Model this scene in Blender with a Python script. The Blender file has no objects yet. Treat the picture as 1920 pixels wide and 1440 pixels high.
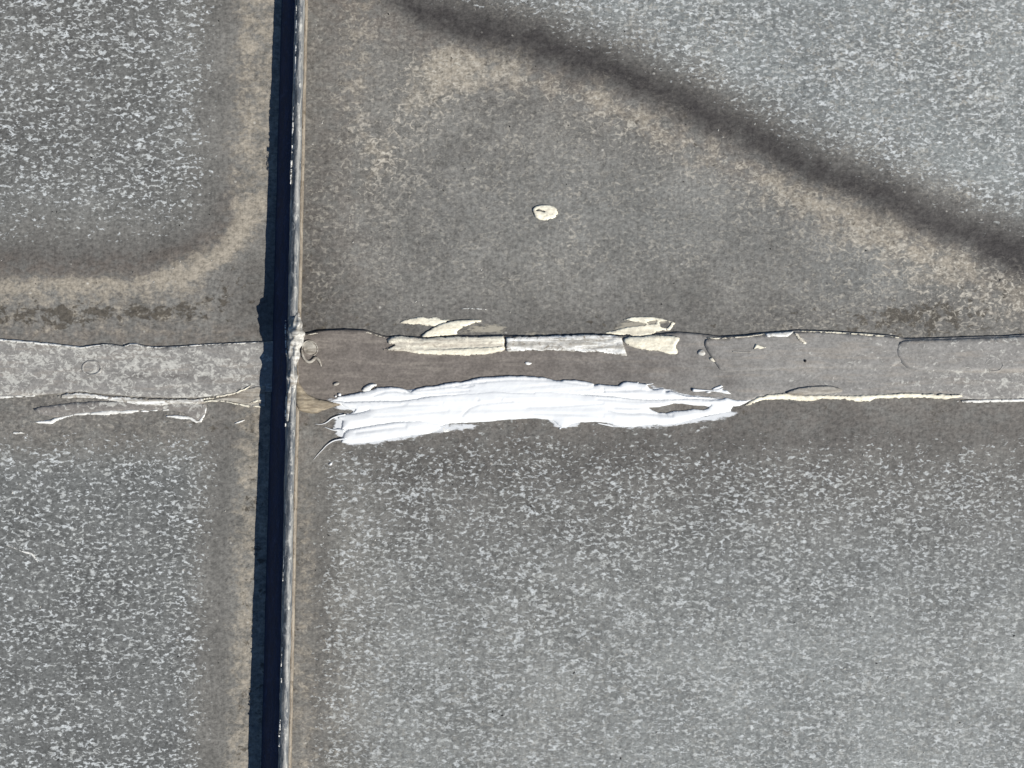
import bpy, math
import numpy as np
from mathutils import Vector
from mathutils.geometry import delaunay_2d_cdt

# ------------------------------------------------------------------ camera, sky, sun, exposure
S = 0.0004                 # metres per unit of the layout drawing (1920 x 1440 units on the roof plane)
CAM_H = 1.05
scn = bpy.context.scene
cam = bpy.data.cameras.new('camera'); camo = bpy.data.objects.new('camera', cam)
scn.collection.objects.link(camo); scn.camera = camo
camo.location = (0, 0, CAM_H); camo.rotation_euler = (0, 0, 0)
cam.sensor_width = 36.0; cam.lens = 36.0 * CAM_H / (1920 * S)
cam.clip_start = 0.01; cam.clip_end = 200
SUN_AZ = Vector((0.84, -0.54)).normalized(); SUN_EL = math.radians(38.5)
w = bpy.data.worlds.new('World'); scn.world = w; w.use_nodes = True
nt = w.node_tree; bg = nt.nodes['Background']; sky = nt.nodes.new('ShaderNodeTexSky')
sky.sky_type = 'NISHITA'; sky.sun_disc = False
sky.sun_elevation = SUN_EL; sky.sun_rotation = math.atan2(SUN_AZ.x, SUN_AZ.y)
sky.altitude = 200; sky.air_density = 1.0; sky.dust_density = 0.0; sky.ozone_density = 6.0
nt.links.new(sky.outputs[0], bg.inputs[0]); bg.inputs[1].default_value = 0.06
sl = bpy.data.lights.new('sun', 'SUN'); so = bpy.data.objects.new('sun', sl); scn.collection.objects.link(so)
sl.energy = 5.0; sl.angle = math.radians(0.5); sl.color = (1.0, 0.965, 0.91)
d = Vector((SUN_AZ.x * math.cos(SUN_EL), SUN_AZ.y * math.cos(SUN_EL), math.sin(SUN_EL)))
so.rotation_euler = d.to_track_quat('Z', 'Y').to_euler(); so.location = d * 5
vs = scn.view_settings
vs.view_transform = 'Standard'; vs.look = 'None'; vs.gamma = 1.0; vs.exposure = 0.26; vs.use_curve_mapping = False

# ------------------------------------------------------------------ numeric helpers
def _hash(ix, iy, seed):
    h = (ix.astype(np.int64) * 374761393 + iy.astype(np.int64) * 668265263 + seed * 1442695041) & 0xFFFFFFFF
    h = ((h ^ (h >> 13)) * 1274126177) & 0xFFFFFFFF
    h = h ^ (h >> 16)
    return (h & 0xFFFF) / 65535.0
def vnoise(x, y, seed=0):
    x = np.asarray(x, float); y = np.asarray(y, float)
    ix = np.floor(x); iy = np.floor(y); fx = x - ix; fy = y - iy
    fx = fx * fx * (3 - 2 * fx); fy = fy * fy * (3 - 2 * fy)
    a = _hash(ix, iy, seed); b = _hash(ix + 1, iy, seed); c = _hash(ix, iy + 1, seed); e = _hash(ix + 1, iy + 1, seed)
    return (a * (1 - fx) + b * fx) * (1 - fy) + (c * (1 - fx) + e * fx) * fy
def fbm(x, y, seed=0, o=4):
    s = 0; a = 0.5; t = 0
    for k in range(o):
        s = s + a * vnoise(np.asarray(x) * 2 ** k + 17.3 * k, np.asarray(y) * 2 ** k + 5.1 * k, seed + k); t += a; a *= 0.5
    return s / t
def ss(a, b, x):
    t = np.clip((np.asarray(x, float) - a) / (b - a), 0, 1); return t * t * (3 - 2 * t)
def dist_pl(x, y, pts, closed=False):
    x = np.asarray(x, float); y = np.asarray(y, float)
    p = np.array(pts, float)
    q = np.vstack([p, p[:1]]) if closed else p
    best = np.full(x.shape, 1e9)
    for a, b in zip(q[:-1], q[1:]):
        e = b - a; L = e @ e + 1e-12
        t = np.clip(((x - a[0]) * e[0] + (y - a[1]) * e[1]) / L, 0, 1)
        best = np.minimum(best, (x - a[0] - t * e[0]) ** 2 + (y - a[1] - t * e[1]) ** 2)
    return np.sqrt(best)
def inside(x, y, pts):
    x = np.asarray(x, float); y = np.asarray(y, float)
    p = np.array(pts, float); r = np.zeros(x.shape, bool)
    for a, b in zip(p, np.roll(p, -1, axis=0)):
        c = (a[1] > y) != (b[1] > y)
        xx = a[0] + (y - a[1]) / ((b[1] - a[1]) if b[1] != a[1] else 1e-9) * (b[0] - a[0])
        r ^= c & (x < xx)
    return r
def sdist(x, y, pts):          # positive inside
    dd = dist_pl(x, y, pts, True); return np.where(inside(x, y, pts), dd, -dd)
def lerp_path(pts, v):
    p = np.array(pts, float); return np.interp(v, p[:, 0], p[:, 1])
HC = CAM_H / S
def W(x, y, z):                # layout units to metres
    return ((x - 960) * S, (720 - y) * S, z * S)
def lift(x, y, z):             # foot point of something standing z units above the plane
    k = 1 - z / HC
    return 960 + (x - 960) * k, 720 + (y - 720) * k

# ------------------------------------------------------------------ outlines of the large pieces
STRIP_R_TOP = [(520, 630), (568, 626), (600, 620), (650, 618), (690, 620), (720, 630), (740, 634), (775, 633), (850, 631), (940, 629),
    (1000, 631), (1100, 628), (1170, 629), (1240, 626), (1270, 623), (1310, 626), (1350, 631), (1400, 628), (1420, 625), (1500, 619),
    (1560, 621), (1640, 626), (1680, 630), (1695, 635), (1750, 634), (1800, 632), (1880, 630), (1920, 627), (2200, 630), (3100, 622)]
STRIP_R_BOT = [(520, 768), (600, 762), (800, 756), (1000, 752), (1200, 754), (1340, 757), (1390, 757), (1410, 749), (1440, 742), (1500, 741), (1600, 743),
    (1700, 741), (1780, 746), (1850, 750), (1920, 752), (2200, 750), (3100, 744)]
STRIP_L_TOP = [(-1100, 630), (-300, 628), (0, 636), (60, 641), (100, 645), (150, 651), (195, 645), (212, 646), (232, 649), (240, 646), (256, 645),
    (285, 651), (340, 649), (400, 645), (485, 641), (530, 640)]
STRIP_L_BOT = [(-1100, 738), (-300, 742), (0, 744), (60, 742), (95, 739), (130, 735), (150, 734), (200, 739), (260, 744), (330, 746), (380, 745),
    (410, 741), (440, 737), (485, 735), (530, 735)]
STRIP_R = STRIP_R_TOP + STRIP_R_BOT[::-1]
STRIP_L = STRIP_L_TOP + STRIP_L_BOT[::-1]
STRIP_Z = 3.4
def panel_z(x, y):
    z = (fbm(np.asarray(x) / 330., np.asarray(y) / 330., 11, 3) - 0.5) * 14.0
    z = z + (fbm(np.asarray(x) / 90., np.asarray(y) / 90., 31, 2) - 0.5) * 1.0
    near = np.minimum(ss(5, 160, np.abs(np.asarray(y) - 692)), ss(20, 160, np.abs(np.asarray(x) - 530)))
    return z * near
def surf(x, y, soft=6.0):      # roof surface with the cover strips on it
    x = np.asarray(x, float); y = np.asarray(y, float)
    tr = lerp_path(STRIP_R_TOP, x); br = lerp_path(STRIP_R_BOT, x)
    tl = lerp_path(STRIP_L_TOP, x); bl = lerp_path(STRIP_L_BOT, x)
    t = np.where(x > 515, tr, tl); b = np.where(x > 515, br, bl)
    k = ss(-soft, soft, y - t) * ss(-soft, soft, b - y)
    return panel_z(x, y) + STRIP_Z * k

# ------------------------------------------------------------------ material helpers
def lin(r, g, b):
    f = lambda c: (c / 255 / 12.92) if c <= 10 else ((c / 255 + 0.055) / 1.055) ** 2.4
    return (f(r), f(g), f(b), 1)
class G:
    def __init__(s, name):
        s.m = bpy.data.materials.new(name); s.m.use_nodes = True; s.t = s.m.node_tree
        s.b = s.t.nodes['Principled BSDF']
        tc = s.t.nodes.new('ShaderNodeTexCoord'); s.obj = s.scale(tc.outputs['Object'], (1 / S, 1 / S, 1 / S))
    def set(s, sock, v):
        if hasattr(v, 'node'): s.t.links.new(v, sock)
        else: sock.default_value = v
    def scale(s, vec, sc, loc=(0, 0, 0)):
        n = s.t.nodes.new('ShaderNodeMapping'); s.t.links.new(vec, n.inputs[0])
        n.inputs['Scale'].default_value = sc; n.inputs['Location'].default_value = loc; return n.outputs[0]
    def noise(s, px, py=None, det=3, rough=.55, dist=0, off=0, pz=None):
        py = py or px; pz = pz or min(px, py)
        n = s.t.nodes.new('ShaderNodeTexNoise'); n.inputs['Scale'].default_value = 1
        s.t.links.new(s.scale(s.obj, (1 / px, 1 / py, 1 / pz), (off, off * 1.7, off * .3)), n.inputs['Vector'])
        n.inputs['Detail'].default_value = det; n.inputs['Roughness'].default_value = rough; n.inputs['Distortion'].default_value = dist
        return n.outputs['Fac']
    def voro(s, px, py=None, off=0):
        py = py or px
        n = s.t.nodes.new('ShaderNodeTexVoronoi'); n.inputs['Scale'].default_value = 1
        s.t.links.new(s.scale(s.obj, (1 / px, 1 / py, 1 / px), (off, off, 0)), n.inputs['Vector']); return n.outputs['Distance']
    def attr(s, name):
        n = s.t.nodes.new('ShaderNodeAttribute'); n.attribute_name = name; return n.outputs['Fac']
    def math(s, op, a, b=0.0, c=None, clamp=False):
        n = s.t.nodes.new('ShaderNodeMath'); n.operation = op; n.use_clamp = clamp
        s.set(n.inputs[0], a); s.set(n.inputs[1], b)
        if c is not None: s.set(n.inputs[2], c)
        return n.outputs[0]
    def rng(s, v, a, b, c=0.0, e=1.0, smooth=True):
        n = s.t.nodes.new('ShaderNodeMapRange'); n.interpolation_type = 'SMOOTHSTEP' if smooth else 'LINEAR'
        for i, q in enumerate((v, a, b, c, e)): s.set(n.inputs[i], q)
        return n.outputs[0]
    def mix(s, f, a, b, mode='MIX'):
        n = s.t.nodes.new('ShaderNodeMix'); n.data_type = 'RGBA'; n.blend_type = mode
        s.set(n.inputs[0], f); s.set(n.inputs[6], a); s.set(n.inputs[7], b); return n.outputs[2]
    def gain(s, col, v):
        n = s.t.nodes.new('ShaderNodeVectorMath'); n.operation = 'SCALE'
        s.set(n.inputs[0], col); s.set(n.inputs['Scale'], v); return n.outputs[0]
    def bump(s, h, dist, strength=1.0):
        n = s.t.nodes.new('ShaderNodeBump'); n.inputs['Distance'].default_value = dist; n.inputs['Strength'].default_value = strength
        s.t.links.new(h, n.inputs['Height']); s.t.links.new(n.outputs[0], s.b.inputs['Normal'])
    def out(s, col, rough=.6, spec=.3, metal=0.0):
        s.set(s.b.inputs['Base Color'], col); s.set(s.b.inputs['Roughness'], rough)
        s.b.inputs['Specular IOR Level'].default_value = spec; s.b.inputs['Metallic'].default_value = metal
        return s.m
MUL = 'MULTIPLY'
def mat_panel():
    g = G('weathered_roof_metal')
    fl, bl, be, dk, li, wa, pa = [g.attr(a) for a in ('fleck', 'blue', 'beige', 'dark', 'lichen', 'warm', 'pale')]
    big = g.noise(150, 110, 3, .6); med = g.noise(30, 24, 3, .65, .2, 3.1); fine = g.noise(7.5, 6, 2, .7, .2, 8.7)
    worm = g.noise(13, 10, 2, .6, 1.4, 5.3)
    col = g.mix(bl, lin(120, 118, 112), lin(128, 132, 130))
    col = g.mix(g.rng(big, .32, .66), g.gain(col, 1.05), g.gain(col, .80))
    col = g.mix(g.math(MUL, wa, g.rng(med, .3, .62, 0, .8), clamp=True), col, lin(109, 100, 91))
    # light dust, broken into patches with tide-line edges
    bs = g.math('ADD', be, g.math('ADD', g.math(MUL, g.math('SUBTRACT', med, .5), 1.5), g.math(MUL, g.math('SUBTRACT', worm, .5), 1.1)))
    bn = g.math(MUL, g.rng(bs, .22, 1.0, 0, .82), g.rng(be, .02, .25))
    col = g.mix(bn, col, lin(162, 153, 137))
    # dark wash
    dn = g.math('ADD', dk, g.math(MUL, g.math('SUBTRACT', med, .5), g.math(MUL, dk, .9)), clamp=True)
    col = g.mix(dn, col, lin(60, 57, 55))
    # lichen spots
    lt = g.math('SUBTRACT', .70, g.math(MUL, li, .26))
    col = g.mix(g.math(MUL, g.rng(g.noise(17, 14, 3, .66, .3, 1.4), lt, g.math('ADD', lt, .12)), g.rng(li, .02, .3, 0, .8)), col, lin(74, 68, 58))
    # pale worm-like grain of the worn coating
    col = g.mix(g.math(MUL, g.rng(worm, .50, .68), pa), col, lin(172, 166, 153))
    # white crystalline flecks
    f0 = g.noise(9.6, 5.8, 2, .64, .45, 4.4)
    clump = g.math('ADD', g.math(MUL, g.math('SUBTRACT', big, .5), .11), g.math(MUL, g.math('SUBTRACT', g.noise(130, 13, 2, .6, .4, 41), .5), .16))
    f0 = g.math('ADD', f0, clump)
    th = g.math('SUBTRACT', .70, g.math(MUL, fl, .178))
    fm = g.math(MUL, g.rng(f0, g.math('SUBTRACT', th, .02), g.math('ADD', th, .11)), g.rng(fl, .03, .3))
    fc = g.mix(g.rng(med, .35, .65), lin(164, 165, 160), lin(190, 193, 191))
    col = g.mix(g.math(MUL, fm, g.attr('fleckamp')), col, fc)
    spk = g.math(MUL, g.rng(g.voro(34, 30, 3), .04, .10, 1, 0), g.rng(med, .48, .58))
    col = g.mix(g.math(MUL, spk, .6), col, lin(190, 186, 176))
    scr = g.noise(4, 60, 2, .6, 0, 7)
    gr = g.math('ADD', g.math(MUL, fine, .8), g.math(MUL, scr, .2))
    col = g.gain(col, g.rng(gr, .3, .7, .56, 1.40, False))
    g.bump(fine, 0.0006, .45)
    return g.out(col, .58, .3)
def mat_strip():
    g = G('weathered_strip_metal')
    pa, wa, dk = g.attr('pale'), g.attr('warm'), g.attr('dark')
    med = g.noise(34, 22, 4, .65, .3, 2); fine = g.noise(6, 5, 3, .7, 0, 5); worm = g.noise(12, 9, 4, .7, .8, 7); zone = g.noise(85, 40, 2, .6, .3, 15)
    streak = g.noise(110, 11, 3, .65, .3, 3)
    col = g.mix(wa, lin(144, 142, 137), lin(121, 113, 105))
    col = g.mix(g.rng(med, .35, .65, 0, .6), col, g.gain(col, .72))
    col = g.mix(g.rng(streak, .48, .68, 0, .5), col, lin(150, 142, 131))
    col = g.mix(g.math(MUL, dk, g.rng(med, .3, .6, .5, 1)), col, lin(76, 69, 64))
    t = g.math('SUBTRACT', g.math('SUBTRACT', .80, g.math(MUL, zone, .20)), g.math(MUL, pa, .22))
    col = g.mix(g.math(MUL, g.rng(worm, t, g.math('ADD', t, .10)), g.rng(pa, .0, .3, .25, .8)), col, lin(188, 186, 177))
    col = g.gain(col, g.rng(fine, .3, .7, .74, 1.26, False))
    g.bump(g.math('ADD', g.math(MUL, worm, .5), g.math('ADD', g.math(MUL, fine, .3), g.math(MUL, streak, .4))), 0.0006, .55)
    return g.out(col, .6, .3)
def mat_white():
    g = G('fresh_white_sealant')
    st = g.noise(90, 7, 3, .55, .25, 2); big = g.noise(60, 30, 2, .6, 0, 1)
    col = g.mix(g.rng(big, .4, .7, 0, .6), lin(228, 229, 227), lin(217, 219, 219))
    g.bump(st, 0.0007, .2)
    return g.out(col, .42, .4)
def mat_film(name, c, wide, top=.9):
    g = G(name)
    n = g.noise(22, 5, 3, .65, .4, 2); n2 = g.noise(7, 5, 2, .6, 0, 9)
    a = g.math('ADD', g.math(MUL, g.attr('edge'), 1.0 / wide), g.math('ADD', g.math(MUL, g.math('SUBTRACT', n, .5), 2.4), g.math(MUL, g.math('SUBTRACT', n2, .5), 1.0)))
    g.set(g.b.inputs['Alpha'], g.rng(a, .35, 1.0, 0, top))
    return g.out(g.mix(n2, lin(*c), lin(*[q * .93 for q in c])), .6, .3)
def mat_cream(name, fresh, old, amt, dirt=.5, rag=0.0):
    g = G(name)
    st = g.noise(90, 8, 4, .65, .4, 2); med = g.noise(16, 9, 4, .7, .6, 5); fine = g.noise(5, 4, 2, .6, 0, 4)
    col = g.mix(g.rng(st, .38, .62, 0, amt), lin(*fresh), lin(*old))
    col = g.mix(g.rng(med, .52, .64, 0, dirt), col, lin(136, 127, 113))
    col = g.gain(col, g.rng(fine, .3, .7, .86, 1.12, False))
    g.bump(g.math('ADD', st, g.math(MUL, med, .7)), 0.0008, .55)
    if rag:
        a = g.math('ADD', g.attr('edge'), g.math(MUL, g.math('SUBTRACT', .5, g.noise(9, 6, 3, .65, .3, 21)), rag * 12))
        g.set(g.b.inputs['Alpha'], g.rng(a, -.6, .5))
    return g.out(col, .6, .3)
def mat_seam(name, a, b, c):
    g = G(name)
    n = g.noise(9, 40, 4, .65, .4, 2); m2 = g.noise(12, 16, 4, .7, .5, 6); fine = g.noise(3.5, 5, 2, .6, 0, 3)
    col = g.mix(g.rng(n, .38, .62), lin(*a), lin(*b))
    col = g.mix(g.rng(m2, .56, .66, 0, .8), col, lin(*c))
    col = g.gain(col, g.rng(fine, .25, .75, .82, 1.18, False))
    g.bump(g.math('ADD', n, fine), 0.0006, .5)
    return g.out(col, .55, .35)
M = dict(panel=mat_panel(), strip=mat_strip(), white=mat_white(),
    cream=mat_cream('dried_cream_sealant', (238, 232, 210), (218, 209, 186), .7, .25, 1.0),
    film=mat_film('thin_white_film', (226, 228, 228), 7.0), creamfilm=mat_film('thin_cream_film', (206, 198, 178), 12.0, .5),
    oldcream=mat_cream('weathered_cream_sealant', (230, 224, 204), (190, 182, 166), 1.0, .6, 1.0),
    chalk=mat_cream('worn_chalky_sealant', (236, 235, 228), (166, 162, 152), 1.0, .9, 1.2),
    palewhite=mat_cream('chalky_white_sealant', (234, 233, 226), (204, 202, 194), .8, .4, .8),
    grey=mat_cream('dirty_grey_sealant', (168, 163, 152), (128, 121, 110), 1.0, .5),
    lump=mat_cream('grey_lumpy_sealant', (196, 193, 184), (140, 137, 130), 1.0, .8),
    amber=mat_cream('brown_dried_sealant', (168, 156, 134), (124, 113, 96), 1.0, .6),
    seam=mat_seam('galvanised_fold', (84, 88, 92), (148, 147, 142), (186, 184, 176)),
    up=mat_seam('shade_tinted_upstand', (14, 28, 56), (22, 38, 70), (36, 52, 84)),  # navy of the seam's shaded face put into the base colour
    flange=mat_seam('flange_metal', (118, 108, 94), (146, 136, 120), (90, 80, 66)),
    pit=mat_seam('black_grit', (28, 26, 25), (38, 35, 33), (48, 44, 40)))

# ------------------------------------------------------------------ object helpers
def link(name, me, mat, parent=None):
    me.materials.append(mat); o = bpy.data.objects.new(name, me); scn.collection.objects.link(o)
    if parent is not None:
        o.parent = parent; o.matrix_parent_inverse = parent.matrix_world.inverted()
    return o
def tag(o, label=None, cat=None, group=None, kind=None):
    for k, v in (('label', label), ('category', cat), ('group', group), ('kind', kind)):
        if v: o[k] = v
    return o
def empty(name, x, y, z=0):
    o = bpy.data.objects.new(name, None); scn.collection.objects.link(o)
    o.location = W(x, y, z); o.empty_display_size = .02
    bpy.context.view_layer.update(); return o
def mesh(name, V, F, smooth=True):
    me = bpy.data.meshes.new(name); me.from_pydata([tuple(v) for v in V], [], [tuple(f) for f in F]); me.update()
    if smooth: me.polygons.foreach_set('use_smooth', [True] * len(me.polygons))
    return me
def setattr_(me, name, vals):
    a = me.attributes.new(name, 'FLOAT', 'POINT'); a.data.foreach_set('value', np.asarray(vals, np.float32))
def densify(pts, step, jit, seed, closed=True):
    p = np.array(pts, float); q = np.vstack([p, p[:1]]) if closed else p
    out = []
    for a, b in zip(q[:-1], q[1:]):
        n = max(1, int(np.hypot(*(b - a)) / step))
        for k in range(n): out.append(a + (b - a) * k / n)
    if not closed: out.append(q[-1])
    o = np.array(out)
    if jit:
        # low and high frequency wander of the edge
        nx = (fbm(o[:, 0] / 9., o[:, 1] / 9., seed, 3) - .5); ny = (fbm(o[:, 0] / 9. + 50, o[:, 1] / 9., seed + 9, 3) - .5)
        fx = fbm(o[:, 0] / 3.4, o[:, 1] / 3.4, seed + 21, 2) - .5; fy = fbm(o[:, 0] / 3.4 + 9, o[:, 1] / 3.4, seed + 33, 2) - .5
        o = o + np.stack([nx, ny], 1) * 2 * jit + np.stack([fx, fy], 1) * 1.1 * jit
    return o
def smooth_pts(pts, it=1):
    p = np.array(pts, float)
    for _ in range(it):
        q = np.roll(p, -1, axis=0)
        p = np.stack([.75 * p + .25 * q, .25 * p + .75 * q], 1).reshape(-1, 2)
    return p
SEED = [100]
def blob(name, outline, mat, h=3.0, edge=1.0, wid=6.0, grid=4.0, jit=.8, base=None, ridge=0.0, ridge_dir=(1, 0), lump=0.0,
         holes=(), parent=None, attrs=None, skirt=1.2, sm=1, shape=None, step=3.0, grooves=()):
    """solid smear or plate: top surface with rounded rim over `base`, closed down to below the base surface"""
    SEED[0] += 7; sd = SEED[0]
    base = base or (lambda x, y: surf(x, y))
    loops = [densify(smooth_pts(outline, sm), step, jit, sd)] + [densify(smooth_pts(hh, sm), step, jit * .7, sd + 3) for hh in holes]
    lo = loops[0].min(0); hi = loops[0].max(0)
    gx, gy = np.meshgrid(np.arange(lo[0], hi[0] + grid, grid), np.arange(lo[1], hi[1] + grid, grid))
    gx = gx.ravel(); gy = gy.ravel()
    rs = np.random.RandomState(sd)
    gx = gx + rs.uniform(-.25, .25, gx.shape) * grid; gy = gy + rs.uniform(-.25, .25, gy.shape) * grid
    ok = inside(gx, gy, loops[0])
    for hh in loops[1:]: ok &= ~inside(gx, gy, hh)
    gx, gy = gx[ok], gy[ok]
    dd = np.min([dist_pl(gx, gy, l, True) for l in loops], 0); ok = dd > grid * .45
    gx, gy = gx[ok], gy[ok]
    P = [Vector(p) for l in loops for p in l] + [Vector((a, b)) for a, b in zip(gx, gy)]
    E = []; k = 0
    for l in loops:
        n = len(l); E += [(k + i, k + (i + 1) % n) for i in range(n)]; k += n
    ov, oe, of, *_ = delaunay_2d_cdt(P, E, [], 0, 1e-4)
    xy = np.array([[v.x, v.y] for v in ov]); tri = np.array([f for f in of if len(f) == 3])
    c = xy[tri].mean(1); ok = inside(c[:, 0], c[:, 1], loops[0])
    for hh in loops[1:]: ok &= ~inside(c[:, 0], c[:, 1], hh)
    tri = tri[ok]
    used = np.unique(tri); mp = np.full(len(xy), -1); mp[used] = np.arange(len(used)); xy = xy[used]; tri = mp[tri]
    x, y = xy[:, 0], xy[:, 1]
    dist = np.min([dist_pl(x, y, l, True) for l in loops], 0)
    b = base(x, y)
    t = np.clip(dist / wid, 0, 1); prof = np.sqrt(1 - (1 - t) ** 2)
    z = edge + (h - edge) * prof
    if shape is not None: z = z * shape(x, y)
    if ridge:
        u = x * ridge_dir[0] + y * ridge_dir[1]; v = -x * ridge_dir[1] + y * ridge_dir[0]
        z = z + ridge * (fbm(u / 120., v / 5.5, sd, 3) - .5) * 2 * t + ridge * .6 * (vnoise(u / 260., v / 11., sd + 5) - .5) * 2 * t
    if lump: z = z + lump * (fbm(x / 11., y / 9., sd + 1, 4) - .5) * 2 * np.clip(t * 1.5, 0, 1)
    for gp, gd, gw in grooves: z = z - gd * np.exp(-(dist_pl(x, y, gp) / gw) ** 2)
    z = np.maximum(z, .25) + b
    V = [W(*q) for q in zip(x, y, z)]
    # orient up
    a0, a1, a2 = xy[tri[:, 0]], xy[tri[:, 1]], xy[tri[:, 2]]
    cr = (a1[:, 0] - a0[:, 0]) * (a2[:, 1] - a0[:, 1]) - (a1[:, 1] - a0[:, 1]) * (a2[:, 0] - a0[:, 0])
    tri[cr > 0] = tri[cr > 0][:, ::-1]
    F = [tuple(int(i) for i in f) for f in tri]
    cnt = {}
    for f in F:
        for i in range(3):
            e = (f[i], f[(i + 1) % 3]); cnt[e] = 1
    bd = [e for e in cnt if (e[1], e[0]) not in cnt]
    low = {}
    for e in bd:
        for i in e:
            if i not in low:
                low[i] = len(V); V.append(W(x[i], y[i], min(b[i] - skirt, z[i] - .2)))
    F += [(e[1], e[0], low[e[0]], low[e[1]]) for e in bd]
    me = mesh(name, V, F)
    setattr_(me, 'edge', list(dist) + [0.0] * (len(V) - len(dist)))
    if attrs:
        X = np.array([v[0] / S + 960 for v in V]); Y = np.array([720 - v[1] / S for v in V])
        for k_, fn in attrs.items(): setattr_(me, k_, fn(X, Y))
    return link(name, me, mat, parent)
def ribbon(path, wd, jit=0.0):
    """outline of a band of varying width along a path"""
    p = densify(path, 8, 0, 1, False)
    t = np.linspace(0, 1, len(p)); ww = np.interp(t, np.linspace(0, 1, len(wd)), wd) / 2
    tg = np.gradient(p, axis=0); tg /= np.linalg.norm(tg, axis=1)[:, None] + 1e-9
    nn = np.stack([-tg[:, 1], tg[:, 0]], 1)
    r = (fbm(p[:, 0] / 14., p[:, 1] / 14., 77, 2) * .9 + .55)
    return np.vstack([p + nn * (ww * r)[:, None], (p - nn * (ww * r)[:, None])[::-1]])
def tube(name, path, rad, mat, zs, parent=None, seg=8, lump=0.0, squash=1.0, step=3.0):
    """path in layout units, rad and zs lists along it"""
    SEED[0] += 7; sd = SEED[0]
    p = densify(path, step, 0, 1, False); n = len(p); t = np.linspace(0, 1, n)
    r = np.interp(t, np.linspace(0, 1, len(rad)), rad); z = np.interp(t, np.linspace(0, 1, len(zs)), zs)
    for _ in range(3): p[1:-1] = .25 * p[:-2] + .5 * p[1:-1] + .25 * p[2:]
    tg = np.gradient(p, axis=0); tg /= np.linalg.norm(tg, axis=1)[:, None] + 1e-9
    nn = np.stack([-tg[:, 1], tg[:, 0]], 1); V = []; F = []
    for i in range(n):
        for k in range(seg):
            a = 2 * math.pi * k / seg
            rr = r[i] * (1 + (lump * (float(vnoise(i * step / 9. + 3, k * 2.1 + 4 * math.sin(a), sd)) - .5) * 2 if lump else 0))
            V.append(W(p[i, 0] + nn[i, 0] * math.cos(a) * rr, p[i, 1] + nn[i, 1] * math.cos(a) * rr, z[i] + math.sin(a) * rr * squash))
    for i in range(n - 1):
        for k in range(seg):
            F.append((i * seg + k, i * seg + (k + 1) % seg, (i + 1) * seg + (k + 1) % seg, (i + 1) * seg + k))
    F.append(tuple(range(seg))[::-1]); F.append(tuple((n - 1) * seg + k for k in range(seg)))
    o = link(name, mesh(name, V, F), mat, parent)
    if lump > .3: sb = o.modifiers.new('smooth', 'SUBSURF'); sb.levels = 1; sb.render_levels = 1
    return o

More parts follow.
